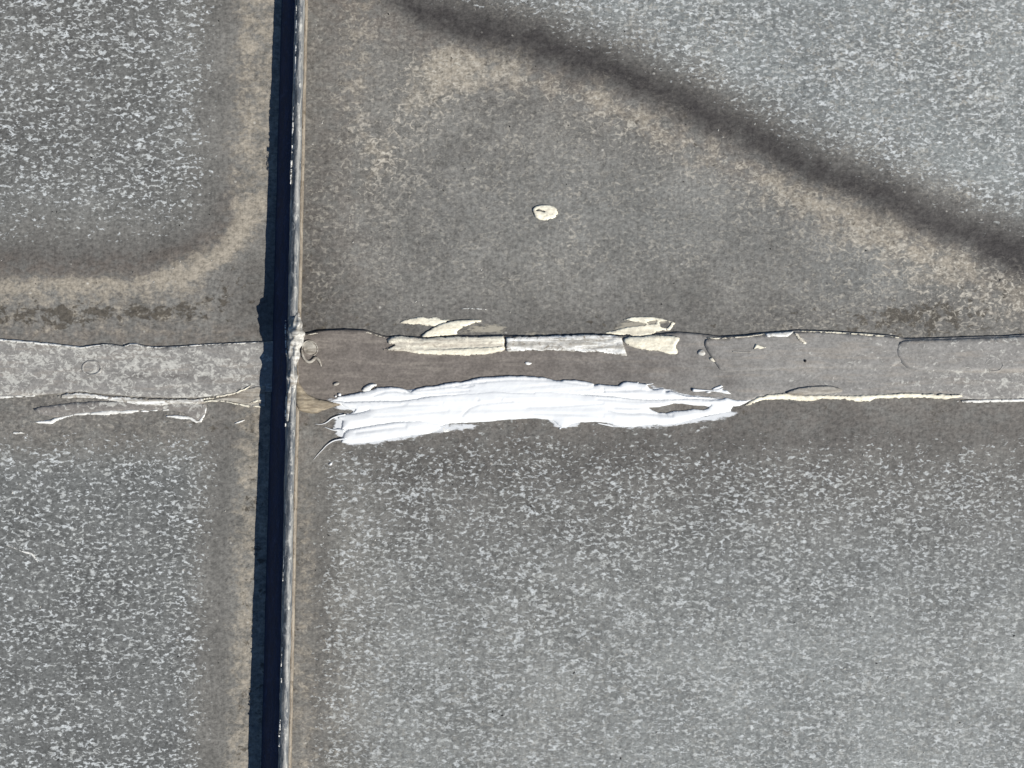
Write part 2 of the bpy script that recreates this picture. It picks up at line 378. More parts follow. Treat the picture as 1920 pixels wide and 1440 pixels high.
# ------------------------------------------------------------------ roof panels (the setting)
roof = empty('roof', 530, 690); tag(roof, 'weathered grey sheet metal roof of four panels meeting at a joint', 'roof', kind='structure')
def XB(y): return 532 - 0.027 * np.asarray(y, float)
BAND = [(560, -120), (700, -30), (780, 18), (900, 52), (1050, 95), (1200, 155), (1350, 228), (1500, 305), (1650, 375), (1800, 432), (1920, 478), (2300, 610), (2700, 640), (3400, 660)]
BEIGE = [(1920, 560), (1840, 530), (1750, 480), (1650, 432), (1550, 392), (1450, 345), (1350, 298), (1250, 245), (1150, 195), (1050, 150), (960, 115), (900, 105), (840, 140), (770, 205), (720, 265), (690, 310)]
def masks(x, y, which):
    n1 = (fbm(x / 60., y / 60., 5, 4) - .5) * 2; n2 = (fbm(x / 25., y / 25., 6, 3) - .5) * 2
    z = np.zeros_like(x)
    A = dict(fleck=z.copy(), blue=z.copy(), beige=z.copy(), dark=z.copy(), lichen=z.copy(), warm=z.copy(), pale=z.copy(), fleckamp=z + 1.0)
    xw = x + n1 * 14; yw = y + n1 * 14
    if which == 'tl':
        # inside distance from a rounded corner at the lower right of the panel
        def corner(r, cx, cy):
            dx = np.maximum(xw - (cx - r), 0); dy = np.maximum(yw - (cy - r), 0)
            return r - np.hypot(dx, dy) + np.minimum(0, 0)
        cx = 452 + (y - 300) * -.03
        s = np.minimum(np.where((xw > cx - 190) & (yw > 510 - 170), 180 - np.hypot((xw - (cx - 190)) * .947, (yw - 340) * 1.059), 1e9), np.minimum(cx - xw, 510 - yw))
        A['fleck'] = ss(22, 100, s + n2 * 14) * (.96 + .12 * n1); A['fleck'] *= (1 - .45 * ss(330, 480, y))
        A['blue'] = ss(60, 160, s) * .35
        A['dark'] = .30 * np.exp(-((s - 30) / 36.) ** 2) * ss(300, 470, y) + .12 * np.exp(-((s - 70) / 40.) ** 2) + .36 * ss(80, 180, s)
        A['beige'] = 1.0 * np.exp(-((s + 22) / 26.) ** 2) * ss(340, 440, y) * (.45 + .75 * ss(260, 400, x) + .6 * n1) + .58 * ss(50, -10, s + n2 * 10) * ss(520, 300, y)
        A['beige'] += .38 * ss(515, 545, y) * ss(640, 590, y) * ss(430, 380, x)
        A['warm'] = .25 * ss(60, 0, s) + .7 * np.exp(-((s - 12) / 30.) ** 2) * ss(300, 450, y)
        A['lichen'] = np.exp(-((y - 586 - .03 * (300 - x) + n1 * 8) / 25.) ** 2) * ss(450, 390, x) * (.95 + .5 * n2) + .55 * ss(60, 20, np.hypot(x - 440, y - 540)) + .12 * ss(80, -10, s)
        A['dark'] += .25 * ss(400, 470, x) * ss(470, 520, y) * ss(640, 600, y)
        A['warm'] += .4 * ss(600, 625, y)
        A['beige'] += .22 * ss(600, 625, y) * ss(480, 430, x)
    if which == 'bl':
        e = XB(y) - x
        A['fleck'] = ss(82, 140, e + n2 * 16) * ss(765, 870, yw + 14 * n2) * (.93 + .12 * n1)
        A['blue'] = ss(110, 180, e) * .6 * ss(820, 900, y)
        A['beige'] = .60 * ss(96, 40, e + n2 * 14)
        A['dark'] = .16 * np.exp(-((e - 92) / 18.) ** 2) * ss(830, 900, y) + .38 * ss(100, 170, e) * ss(840, 900, y) + .12 * ss(900, 800, y)
        A['lichen'] = .55 * ss(70, 40, e) + .5 * ss(60, 15, np.hypot((x - 400) / 1.2, y - 790))
        A['warm'] = .35 * ss(900, 790, y)
        A['pale'] = .35 * ss(100, 130, e) * ss(860, 790, y)
    if which == 'tr':
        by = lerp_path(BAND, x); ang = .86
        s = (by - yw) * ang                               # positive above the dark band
        A['fleck'] = ss(-5, 85, s + n2 * 14) * (1.04 + .10 * n1); A['blue'] = ss(20, 130, s) * (1 - .2 * n1)  # blue here paints the sky's sheen into the base, cooler and lighter
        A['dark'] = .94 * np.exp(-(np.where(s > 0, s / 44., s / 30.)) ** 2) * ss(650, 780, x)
        db = dist_pl(xw, yw, BEIGE)
        A['beige'] = (.44 + .45 * n1) * np.exp(-(db / 48.) ** 2) + .10 * np.exp(-((s + 62) / 26.) ** 2) * ss(1950, 1750, x) * ss(700, 850, x)
        A['beige'] += .42 * ss(60, 10, np.abs(xw - 668 - (80 - y) * .1)) * ss(330, 120, y) + .45 * np.exp(-(np.hypot((xw - 880) / 2.1, yw - 135) / 52.) ** 2)
        A['warm'] = .55 * np.exp(-((s + 45) / 40.) ** 2) + .3 * ss(760, 640, x) + .12
        A['pale'] = .15 + .40 * np.exp(-(np.hypot((x - 1760) / 2.4, y - 530) / 70.) ** 2) + .6 * ss(-20, -60, s) * np.exp(-(db / 60.) ** 2) + .22 * (1 + 1.6 * n1)
        A['pale'] *= 1 - .9 * np.exp(-((s - 6) / 46.) ** 2)
        A['pale'] *= 1 - .6 * ss(500, 600, y) * ss(1500, 1300, x)
        A['lichen'] = .35 * ss(540, 615, y) * (1 + n1) + .95 * np.exp(-(np.hypot((x - 1710) / 3.6, y - 590 + (x - 1690) * .04) / 36.) ** 2) + .4 * np.exp(-(db / 50.) ** 2) + .45 * ss(650, 580, x) * ss(250, 450, y)
        A['dark'] += .42 * np.exp(-(np.hypot((x - 1720) / 3.6, y - 594) / 36.) ** 2) + .30 * ss(520, 625, y) * ss(1700, 1400, x) + .38 * ss(680, 575, x) * ss(60, 350, y)
        A['dark'] += .6 * ss(1800, 1950, x) * np.exp(-((y - 500 - (x - 1850) * .3) / 60.) ** 2)
        A['blue'] += .3 * np.exp(-(np.hypot((x - 1620) / 2, y - 520) / 60.) ** 2) + .25 * np.exp(-(np.hypot((x - 1200) / 3, y - 400) / 120.) ** 2)
        A['fleckamp'] = .55 + .40 * ss(0, 90, s)
        A['beige'] += .18 * ss(250, 420, y) * ss(1350, 1500, x) * ss(0, -60, s)
    if which == 'br':
        e = x - (XB(y) + 30)
        top = 855 + 40 * np.sin(x / 330.) * ss(1000, 1500, x)
        A['fleck'] = ss(30, 110, e + n2 * 14) * ss(755, 890, yw + 22 * n2 - 18 * ss(1000, 1500, x)) * (1.0 + .10 * n1)
        A['blue'] = ss(60, 240, e) * ss(840, 1100, y) * (.38 + .25 * ss(900, 1500, x) + .15 * ss(1000, 1400, y))
        A['warm'] = .5 * ss(900, 790, y) + .3 * ss(100, 20, e)
        A['dark'] = .42 * np.exp(-((yw - 850 + 20 * ss(900, 1500, x)) / 42.) ** 2) * ss(560, 760, x) * (1 - .3 * ss(1600, 1900, x)) + .14 * ss(830, 760, y)
        A['dark'] += .34 * ss(1250, 900, y) * ss(840, 900, y) * ss(640, 760, x) + .5 * np.exp(-((e - 14) / 9.) ** 2) * ss(900, 1050, y) + .22 * np.exp(-((e - 75) / 26.) ** 2) * ss(850, 920, y)
        A['beige'] = .40 * np.exp(-((e - 38) / 26.) ** 2) * ss(830, 930, y) + .2 * np.exp(-((e - 100) / 40.) ** 2) * ss(1000, 1300, y)
        A['lichen'] = .55 * np.exp(-((e - 18) / 22.) ** 2) + .3 * ss(860, 790, y) * ss(700, 800, x)
        A['fleckamp'] = .85 - .10 * ss(950, 1400, y + (x - 900) * .25)
        A['pale'] = .2 * ss(900, 1300, y)
    return {k: np.clip(v, 0, 1.2) for k, v in A.items()}
def axis(a, b, f0, f1, fine, coarse):
    r = [a]
    while r[-1] < b:
        st = fine if f0 - 1 <= r[-1] < f1 else coarse
        r.append(min(r[-1] + st, b))
    return np.array(r)
def panel(which, label):
    left = which[1] == 'l'; topp = which[0] == 't'
    u = axis(0, 1800 if left else 2600, 0, 560 if left else 1460, 5, 50)     # distance from the seam
    v = axis(0, 1900, 0, 780, 5, 50)
    U, Vv = np.meshgrid(u, v)
    Y = 692 - Vv if topp else 692.5 + Vv
    X = XB(Y) - U if left else XB(Y) + .5 + U
    x, y = X.ravel(), Y.ravel()
    z = panel_z(x, y)
    nu, nv = len(u), len(v)
    F = []
    flip = left != topp
    for j in range(nv - 1):
        for i in range(nu - 1):
            f = (j * nu + i, j * nu + i + 1, (j + 1) * nu + i + 1, (j + 1) * nu + i)
            F.append(f if flip is False else f[::-1])
    V = [W(*q) for q in zip(x, y, z)]
    me = mesh('roof_panel', V, F)
    if me.polygons[0].normal.z < 0: me.flip_normals()
    for k, a in masks(x, y, which).items(): setattr_(me, k, a)
    o = link('roof_panel', me, M['panel'], roof); o['label'] = label
    sol = o.modifiers.new('thickness', 'SOLIDIFY'); sol.thickness = 0.0009; sol.offset = -1
panel('tl', 'upper left roof panel with white flecks inside a rounded dusty corner')
panel('bl', 'lower left roof panel with white flecks and a beige edge along the seam')
panel('tr', 'upper right roof panel crossed by a dark diagonal band')
panel('br', 'lower right roof panel evenly flecked with white')

# ------------------------------------------------------------------ cover strips over the cross joint
def s_pale(x, y):
    p = np.where(x < 515, .98 + .3 * ss(260, 0, x) - .25 * ss(380, 480, x) * 1.0, .05 + .34 * ss(1330, 1560, x) + .50 * ss(1620, 1800, x) * (0.55 + .45 * ss(680, 720, y)))
    return np.clip(p, 0, 1)
def s_warm(x, y): return np.clip(np.where(x < 515, .15, .9 - .75 * ss(900, 1400, x)), 0, 1)
def s_dark(x, y):
    a = np.where(x < 515, .0, .22 * ss(1500, 1150, x) + .3 * np.exp(-(np.hypot((x - 1200) / 5, y - 690) / 34.) ** 2))
    return np.clip(a + np.where(x > 515, .35 * np.exp(-(np.hypot(x - 1366, (y - 718)) / 16.) ** 2), .45 * np.exp(-((y - 706) / 5.) ** 2) * ss(180, 260, x) * ss(430, 380, x)), 0, 1)
SA = dict(pale=s_pale, warm=s_warm, dark=s_dark)
def strip_relief(x, y):        # a shallow lengthwise channel in the strip
    return 1 + .55 * ss(570, 600, x) * ss(705, 670, x) * ss(646, 620, y) - .16 * np.exp(-((np.asarray(y) - 706 + 6 * np.sin(np.asarray(x) / 140.)) / 7.) ** 2)
def flat(x, y): return panel_z(x, y)
clipL = [(-1100, 630)] + STRIP_L_TOP[1:] + STRIP_L_BOT[::-1]
sL = blob('cover_strip', clipL, M['strip'], STRIP_Z, STRIP_Z * .85, 5, 6, .5, flat, parent=None, attrs=SA, sm=0, ridge=.25, lump=.35, shape=strip_relief)
tag(sL, 'pale mottled metal cover strip running left from the standing seam', 'metal strip')
sR = empty('cover_strip', 1000, 690)
tag(sR, 'brownish grey metal cover strip running right from the standing seam', 'metal strip')
blob('strip_plate', STRIP_R, M['strip'], STRIP_Z, STRIP_Z * .85, 5, 6, .5, flat, parent=sR, attrs=SA, sm=0, ridge=.25, lump=.35, shape=strip_relief)
def on_strip(x, y): return flat(x, y) + STRIP_Z * .95
PB = [(1322, 634), (1350, 633), (1400, 630), (1420, 628), (1500, 622), (1560, 624), (1640, 629), (1690, 634), (1690, 692), (1600, 690), (1480, 691), (1400, 696), (1352, 697), (1340, 680), (1326, 660), (1319, 645)]
PC = [(1681, 643), (1698, 638), (1750, 637), (1800, 635), (1880, 633), (1920, 630), (2200, 633), (2700, 630), (2700, 690), (2200, 694), (1920, 697), (1850, 699), (1760, 697), (1705, 694), (1688, 680), (1677, 662)]
o = blob('overlap_plate', PB, M['strip'], 1.6, .9, 4, 6, .3, on_strip, parent=sR, attrs=SA, sm=1, lump=.2)
o['label'] = 'overlapping middle plate of the strip with a slanted torn left end'
o = blob('overlap_plate', PC, M['strip'], 2.6, .9, 9, 6, .3, on_strip, parent=sR, attrs=SA, sm=1, lump=.2)
o['label'] = 'overlapping plate at the right end of the strip with a rounded corner'
def ring(cx, cy, rx, ry, par):
    pts = [(cx + rx * math.cos(a), cy + ry * math.sin(a)) for a in np.linspace(0, 2 * math.pi, 28)]
    z0 = STRIP_Z + (1.4 if cx > 1000 else 0)
    o = tube('rivet_head', pts, [2.2], M['strip'], [z0], par, 8, .1, .6)
    me = o.data
    X = np.array([v.co.x / S + 960 for v in me.vertices]); Y = np.array([720 - v.co.y / S for v in me.vertices])
    for k_, fn in SA.items(): setattr_(me, k_, fn(X, Y))
ring(173, 690, 18, 13.5, sL); ring(1862, 684, 17, 13, sR)

# thinner lip of old coating under the left strip
lip = blob('coating_lip', [(60, 764), (130, 756), (180, 752), (330, 752), (386, 752), (388, 772), (376, 791), (356, 783), (338, 771), (300, 768), (200, 773), (140, 778), (112, 784), (70, 776)],
     M['strip'], 1.7, .7, 8, 5, 1.6, flat, attrs=dict(pale=lambda x, y: .55 + .5 * ss(768, 752, y), warm=lambda x, y: .4 + 0 * x, dark=lambda x, y: .15 + 0 * x), sm=1, lump=.5)
tag(lip, 'grey peeling coating lip below the left cover strip', 'coating')

# ------------------------------------------------------------------ standing seam
seam = empty('standing_seam', 530, 720)
tag(seam, 'tall narrow folded metal standing seam running from top to bottom', 'roof seam')
ZT = 62.0
ys = axis(-1000, 2500, -40, 1480, 6, 60)
def hk(y): return np.clip(.80 + .00026 * np.asarray(y, float), .7, 1.3)
def cap_center(y): return 960 + (561 - .0222 * np.asarray(y, float) - 960) * (1 - 56 * hk(y) / HC)
def sweep(name, prof, mat, wob=1.0, seed=1):
    """prof(y) -> list of (x, z) loops; swept along the seam"""
    V = []; F = []; n = None
    for y in ys:
        pr = prof(y); n = len(pr)
        for k, (a, b) in enumerate(pr):
            wx = (float(fbm(y / 30. + k * 1.1, k * 1.7, seed, 3)) - .5) * 2 * wob; wz = (float(fbm(y / 26. + k * 1.3, k * 4.7, seed + 5, 3)) - .5) * 2 * wob
            V.append(W(a + wx, y, b + wz if b > 1 else b))
    for j in range(len(ys) - 1):
        for k in range(n):
            F.append((j * n + k, j * n + (k + 1) % n, (j + 1) * n + (k + 1) % n, (j + 1) * n + k))
    F.append(tuple(range(n))); F.append(tuple((len(ys) - 1) * n + k for k in range(n))[::-1])
    me = mesh(name, V, F)
    import bmesh
    bm = bmesh.new(); bm.from_mesh(me); bmesh.ops.recalc_face_normals(bm, faces=bm.faces); bm.to_mesh(me); bm.free()
    return link(name, me, mat, seam)
CP = [(-7.5, 34), (-8.6, 44), (-8.6, 51.5), (-7.4, 54), (-3.5, 57.2), (.6, 60.4), (3.4, 61.6), (6.4, 60.2), (8.2, 56), (8.4, 44), (7.6, 36), (3, 33), (-3, 33)]
sweep('rolled_cap', lambda y: [(cap_center(y) + a, 56 * float(hk(y)) + b - 56) for a, b in CP], M['seam'], 1.5, 3)
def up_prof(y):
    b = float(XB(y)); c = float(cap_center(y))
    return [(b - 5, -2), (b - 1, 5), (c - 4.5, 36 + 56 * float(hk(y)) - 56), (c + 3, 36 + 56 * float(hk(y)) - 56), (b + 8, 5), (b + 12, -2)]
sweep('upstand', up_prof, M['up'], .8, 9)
sweep('base_flange', lambda y: [(XB(y) + 6, -2), (XB(y) + 8, 2.6), (570.5 - .0215 * y, 2.8), (572 - .0215 * y, 4.0), (574.5 - .0215 * y, 3.6), (577 - .0215 * y, 2.0), (578 - .0215 * y, -2)], M['flange'], .5, 12)
# bright slivers of peeled coating standing along the left edge of the cap
SLV = [([(556, 8), (557, 26), (555, 34)], [1.5, 3, 2]), ([(559, 30), (558, 48), (556, 62), (556, 76)], [3, 5, 4.5, 1.5]), ([(556, 80), (556, 92), (555, 100)], [2, 4, 1.5]),
       ([(555, 105), (556, 125), (554, 148), (553, 175)], [3, 4, 3, 1.5]), ([(551, 200), (550, 240), (548, 290)], [1.5, 2.6, 1]), ([(547, 300), (546.5, 318), (545.5, 345)], [3.2, 2.8, 1]),
       ([(540, 920), (538.5, 945), (538, 975), (535.5, 998)], [1.5, 3.2, 3, 2.4]), ([(535, 1010), (533, 1060), (531, 1090)], [1.2, 2, 1]), ([(532, 1170), (531, 1205), (528, 1250)], [1.2, 2.2, 1.4]), ([(527.5, 1272), (529, 1281)], [2.4, 2]),
       ([(529.5, 1296), (531, 1312), (528.5, 1332), (528, 1345)], [1.2, 3, 2, 1]), ([(526, 1350), (526, 1365), (524, 1382)], [2.4, 3, 1.4]), ([(529.5, 1356), (530, 1380), (528, 1392), (523.5, 1400)], [2, 3, 3.4, 2]),
       ([(539, 735), (537.5, 760), (536, 800)], [2.5, 3.4, 1.2]), ([(536, 600), (536.5, 640), (538, 668)], [1.2, 2, 1.2])]
for pth, wd in SLV:
    zc = 56 * float(hk(pth[0][1])); pth = [lift(a - 1.2, b, zc + 2) for a, b in pth]
    blob('coating_sliver', ribbon(pth, [q * 1.15 for q in wd]), M['palewhite'], 2.6, 1.2, 2, 3, .3, lambda x, y, zc=zc: zc - .8 + 0 * x, parent=seam, sm=0, skirt=5)

# hardened sealant on the seam where the strips meet it
lp = [lift(a, b, 56) for a, b in [(557, 586), (556, 600), (555, 625), (553, 650), (550, 672), (549, 690)]]
lo = tube('sealant_lump', lp, [3, 10.5, 13.5, 12.5, 11, 8, 4], M['lump'], [52, 58, 61, 58, 56, 54, 53], None, 20, .5, 1.0, 2.0)
tag(lo, 'knobbly grey sealant lump over the standing seam at the joint', 'sealant')
lp = [lift(a, b, 57) for a, b in [(546, 686), (547, 700), (548, 715), (545, 735), (541, 760), (539, 790)]]
lo = tube('sealant_lump', lp, [4, 9, 7, 6, 4, 1.5], M['lump'], [53, 56, 57, 57, 57, 57], None, 18, .55, .8, 2.0)
tag(lo, 'smaller whitish sealant crust on the seam just below the knobbly lump', 'sealant')
am = blob('sealant_fan', [(553, 712), (564, 722), (574, 737), (592, 747), (615, 752), (646, 757), (618, 765), (604, 770), (591, 776), (572, 773), (556, 768)], M['amber'], 5.5, 1.2, 14, 3, .6,
     ridge=1.1, ridge_dir=(.8, .6), lump=.6)
tag(am, 'brown fan of dried sealant between the seam and the white smear', 'sealant')
cu = empty('sealant_curl', 583, 664, 4)
tag(cu, 'curled grey worm of sealant right beside the seam lump', 'sealant')
blob('curl_disc', [(567, 652), (570, 641), (580, 638), (590, 643), (596, 654), (594, 663), (583, 666), (572, 662)], M['grey'], 2.6, 1, 6, 2, 1.2, lump=2.2, parent=cu)
tube('curl_rim', [(567, 655), (569, 643), (579, 637), (590, 641), (597, 652), (596, 662), (588, 667)], [.8, 1.3, 1.0, 1.2, 1.4, 1.0], M['grey'], [5, 5.5, 5.5, 5.5, 5.5, 5], cu, 8, .35, .8)
tube('curl_tail', [(566, 655), (569, 670), (577, 679), (586, 678), (592, 669), (599, 675), (603, 687)], [1.5, 2.2, 2.6, 3.2, 3, 2.4, 1], M['grey'], [5.5, 5.5, 5, 5, 5, 5, 4.6], cu, 8, .3, .6)

# ------------------------------------------------------------------ fresh white sealant smear
ws = empty('white_sealant', 960, 760, 3)
tag(ws, 'long thick smear of fresh bright white sealant along the strip', 'sealant')
def wbase(x, y): return surf(x, y, 16)
UP = [(632, 744), (645, 742), (660, 739), (680, 735), (700, 731), (708, 727), (725, 726), (745, 726), (757, 729), (765, 733), (772, 734.5), (782, 729), (800, 725), (820, 723), (835, 719), (855, 716.5), (870, 716),
      (890, 710), (905, 708), (925, 706.5), (950, 705), (980, 705), (1000, 706.5), (1020, 708.5), (1040, 713), (1050, 714.5), (1060, 712), (1080, 713), (1100, 716), (1113, 720), (1113, 724), (1122, 721), (1145, 722.5),
      (1160, 723.5), (1168, 717), (1176, 715.5), (1192, 717), (1212, 720.5), (1217, 727), (1224, 731), (1238, 728.5), (1244, 729.5), (1248, 735), (1256, 733), (1268, 736), (1280, 741), (1300, 744), (1336, 745.6),
      (1290, 746.2), (1250, 747), (1210, 747.6), (1190, 746), (1160, 742.3), (1130, 739.5), (1095, 739.5), (1050, 741), (980, 742), (900, 743), (830, 742), (795, 743), (750, 749.4), (705, 749.4), (680, 750.4), (650, 750.2)]
MN = [(612, 755), (640, 757.5), (646, 762), (653, 765), (661, 766), (667, 768), (665, 773), (684, 770), (692, 768), (680, 773), (665, 775.5), (650, 776.5), (633, 780), (635, 785), (643, 789), (641, 797), (640, 803), (641, 806),
      (680, 800), (705, 795.5), (740, 791), (780, 790), (812, 790), (830, 795), (860, 793), (890, 792), (920, 790), (950, 787), (985, 785), (1000, 784), (1020, 786), (1038, 789), (1046, 796), (1053, 801), (1062, 800), (1070, 795),
      (1085, 792), (1110, 791), (1140, 792), (1150, 796), (1165, 799), (1190, 800), (1210, 796), (1240, 796), (1270, 793), (1290, 788), (1318, 781), (1340, 777), (1371, 774), (1370, 768), (1361, 760), (1366, 757),
      (1375, 762), (1386, 761), (1397, 756), (1409, 749.5), (1395, 751), (1380, 751), (1364, 746), (1345, 750), (1320, 749), (1290, 748), (1250, 749), (1210, 749.6), (1185, 748), (1155, 744), (1125, 741.5), (1095, 739.5),
      (1060, 732), (1000, 726), (930, 726), (870, 732), (830, 738), (805, 743.5), (778, 748), (750, 752), (705, 751.6), (680, 753), (655, 753.6), (630, 752.6)]
HOLE = [(1215, 764.5), (1235, 763), (1254, 759), (1262, 756), (1280, 757), (1300, 760), (1322, 760.5), (1333, 759.5), (1328, 766), (1318, 769), (1300, 767), (1285, 770), (1265, 770.5), (1250, 774.5), (1235, 774), (1222, 768.5)]
def thin_r(x, y): return 1 - .72 * ss(1250, 1380, x) * ss(752, 770, y) - .25 * ss(1330, 1400, x)
GR = [([(812, 741), (850, 737), (880, 734), (893, 724)], 1.6, 2.0), ([(893, 724), (935, 715), (1000, 715), (1060, 717), (1120, 724)], 1.5, 2.0), ([(880, 736), (930, 731), (960, 735), (1000, 736)], 1.2, 2.4),
      ([(1000, 729), (1060, 728), (1110, 732)], 1.0, 2.4), ([(985, 763), (1040, 762), (1130, 756)], .9, 2.2), ([(866, 779), (880, 765), (900, 757), (960, 752)], 1.0, 2.4),
      ([(1140, 768), (1158, 773), (1180, 775), (1205, 774), (1235, 777), (1260, 779)], 1.6, 2.2), ([(850, 722), (868, 719), (892, 717)], 1.2, 1.8), ([(848, 740), (865, 737), (885, 728)], 1.2, 1.6),
      ([(895, 749.5), (897, 750)], 1.6, 2.0), ([(937, 749), (940, 749.5)], 1.6, 2.0), ([(757, 757), (763, 757)], 1.2, 1.8), ([(690, 769), (720, 764), (760, 760), (830, 756)], .9, 2.0), ([(700, 781), (760, 777), (840, 770)], .7, 2.2),
      ([(1120, 748), (1180, 752), (1250, 753), (1330, 752)], 1.0, 2.0), ([(1210, 764), (1180, 765), (1150, 763)], 1.0, 1.8), ([(1000, 775), (1060, 776), (1130, 781)], .6, 3.0)]
GU = [([(700, 742), (722, 735), (740, 733), (758, 736)], 1.3, 1.8), ([(740, 733), (780, 738), (830, 736), (880, 732)], 1.1, 1.8), ([(780, 733), (830, 727), (900, 716), (960, 712), (1040, 713), (1100, 722)], 1.3, 1.6),
      ([(1110, 734), (1150, 733), (1200, 731), (1220, 733)], 1.2, 1.8), ([(1130, 729), (1132, 735)], 1.6, 1.6), ([(1160, 730), (1185, 727), (1200, 729)], 1.0, 1.6), ([(870, 719), (888, 722), (870, 727), (852, 724)], 1.3, 1.5), ([(896, 718), (910, 717)], 1.1, 1.5)]
blob('base_film', [(616, 756), (634, 745), (680, 736), (800, 728), (950, 708), (1100, 719), (1240, 734), (1340, 747), (1380, 752), (1368, 772), (1320, 779), (1336, 764), (1300, 757), (1262, 753), (1210, 762), (1230, 778), (1290, 782), (1200, 797), (1100, 789), (1000, 782), (840, 794), (800, 812), (700, 826), (648, 829), (646, 810), (652, 790), (650, 778), (664, 771)], M['white'], 1.5, .5, 6, 3.2, 1.2, wbase, parent=ws, sm=0, lump=.6)
for fp in ([(600, 750), (640, 742), (700, 752), (690, 772), (650, 772), (625, 768)], [(625, 772), (660, 770), (672, 800), (668, 826), (636, 828), (622, 808)], [(796, 816), (812, 794), (860, 790), (910, 790), (896, 806), (850, 812)],
           [(1020, 782), (1060, 780), (1100, 792), (1072, 806), (1040, 806)], [(1130, 786), (1200, 792), (1290, 780), (1386, 764), (1386, 782), (1330, 794), (1250, 804), (1180, 808), (1136, 800)], [(1205, 716), (1245, 724), (1300, 740), (1370, 744), (1350, 750), (1240, 748)],
           [(630, 818), (700, 818), (800, 806), (800, 820), (720, 834), (640, 840)]):
    blob('thin_film', fp, M['film'], .8, .2, 6, 3.0, 1.0, base=lambda x, y: wbase(x, y) + .35, parent=ws, sm=1)
blob('main_layer', MN, M['white'], 5.6, 1.6, 18, 2.0, .8, wbase, ridge=.6, ridge_dir=(.999, -.02), lump=.25, holes=[HOLE], parent=ws, sm=0, shape=thin_r, step=2.0, grooves=GR)
blob('upper_layer', UP, M['white'], 5.0, 2.2, 9, 2.0, .9, wbase, ridge=.65, ridge_dir=(.99, -.08), lump=.4, parent=ws, sm=0, step=2.0, grooves=GU)
LW = [(640, 829), (641, 823), (646, 812), (654, 805.5), (690, 798.5), (740, 791), (785, 788.5), (812, 789.5), (828, 797), (836, 803), (822, 809), (800, 814), (770, 816), (740, 820), (710, 826), (680, 830), (652, 831.5)]
blob('lower_roll', LW, M['white'], 5.0, 1.5, 12, 2.0, .8, wbase, ridge=.6, ridge_dir=(.985, -.17), lump=.3, parent=ws, sm=0, shape=lambda x, y: 1 - .7 * ss(740, 830, x), step=2.0, grooves=[([(668, 811), (690, 808), (740, 802), (760, 800)], 1.5, 3.4)])
for pth, rd in (([(648, 777), (633, 780), (622, 784), (612, 793), (602, 796), (590, 795)], [1.8, 1.7, 1.5, 1.3, 1.0, .4]),
                ([(646, 808), (634, 805), (625, 807), (618, 804), (607, 800)], [3.4, 3.2, 2.0, 1.4, .4]),
                ([(650, 822), (641, 823), (625, 826), (613, 834), (606, 842), (596, 852), (588, 862)], [2.0, 1.8, 1.5, 1.2, 1.0, .7, .3])):
    tube('sealant_thread', pth, [q * .66 for q in rd], M['white'], [3, 2, 1.2, .8, .6, .4], ws, 8, .25)
blob('thin_smear', [(818, 808), (836, 797), (862, 796), (888, 798), (872, 804), (850, 806), (834, 811)], M['palewhite'], .9, .4, 5, 2.6, 2.2, wbase, lump=.9, parent=ws, sm=0,
     holes=[[(838, 803), (852, 800), (866, 800), (850, 804)]])
for c, r in (((637, 740), 3.5), ((630, 743), 1.8), ((1050, 803), 2.0), ((1195, 718), 2.0)):
    blob('crumb', [(c[0] + r * math.cos(a), c[1] + r * .9 * math.sin(a)) for a in np.linspace(0, 5.5, 8)], M['white'], 4, 1.5, 3, 2, .6, wbase, parent=ws)
for p_, wd in (([(1185, 800), (1150, 799), (1120, 793)], [1, 4, 1]), ([(1225, 719), (1210, 722)], [1, 2]), ([(1370, 772), (1340, 780), (1310, 787)], [2, 6, 2])):
    blob('feathered_edge', ribbon(p_, wd), M['white'], 1.0, .4, 3, 2.5, .8, wbase, parent=ws, sm=0)

# ------------------------------------------------------------------ single things lying on the roof
def piece(name, label, cat, outline, mat, group=None, **k):
    o = blob(name, outline, M[mat], **k); tag(o, label, cat, group); return o
piece('paint_drop', 'round cream drop of hardened sealant alone on the bare panel', 'sealant drop',
      [(998, 393), (1002, 388), (1010, 385), (1020, 384), (1032, 385), (1040, 388), (1045, 393), (1046.5, 399), (1044, 405), (1039, 409), (1034, 411), (1031, 410), (1028, 414), (1020, 413), (1008, 411), (1003, 406), (1000, 399)],
      'cream', h=3.6, edge=1.6, wid=7, grid=2.2, jit=.5, lump=2.0, holes=[[(1004, 394.6), (1009, 392), (1014, 393.5), (1020, 396.5), (1023, 397), (1017, 397.5), (1010, 394.6)]])
piece('sealant_leaf', 'leftmost leaf-shaped cream sealant flake above the strip', 'sealant flake',
      [(748, 605), (757, 600), (770, 597), (785, 593.5), (800, 595), (815, 594.5), (830, 598), (847, 600.5), (832, 607), (818, 612), (800, 611), (780, 609), (765, 607)], 'cream', h=1.6, edge=.7, wid=6, grid=3, jit=1.2, lump=.8)
piece('sealant_leaf', 'curved cream sealant flake slanting up from the long cream bar', 'sealant flake',
      [(789, 633), (795, 625), (810, 616), (825, 607.5), (845, 601.5), (870, 600), (893, 599), (904, 600), (900, 604), (885, 607), (875, 612), (860, 618), (856, 622), (858, 627), (840, 628), (815, 631)], 'cream',
      h=3.6, edge=2.2, wid=8, grid=3, jit=.9, lump=.6)
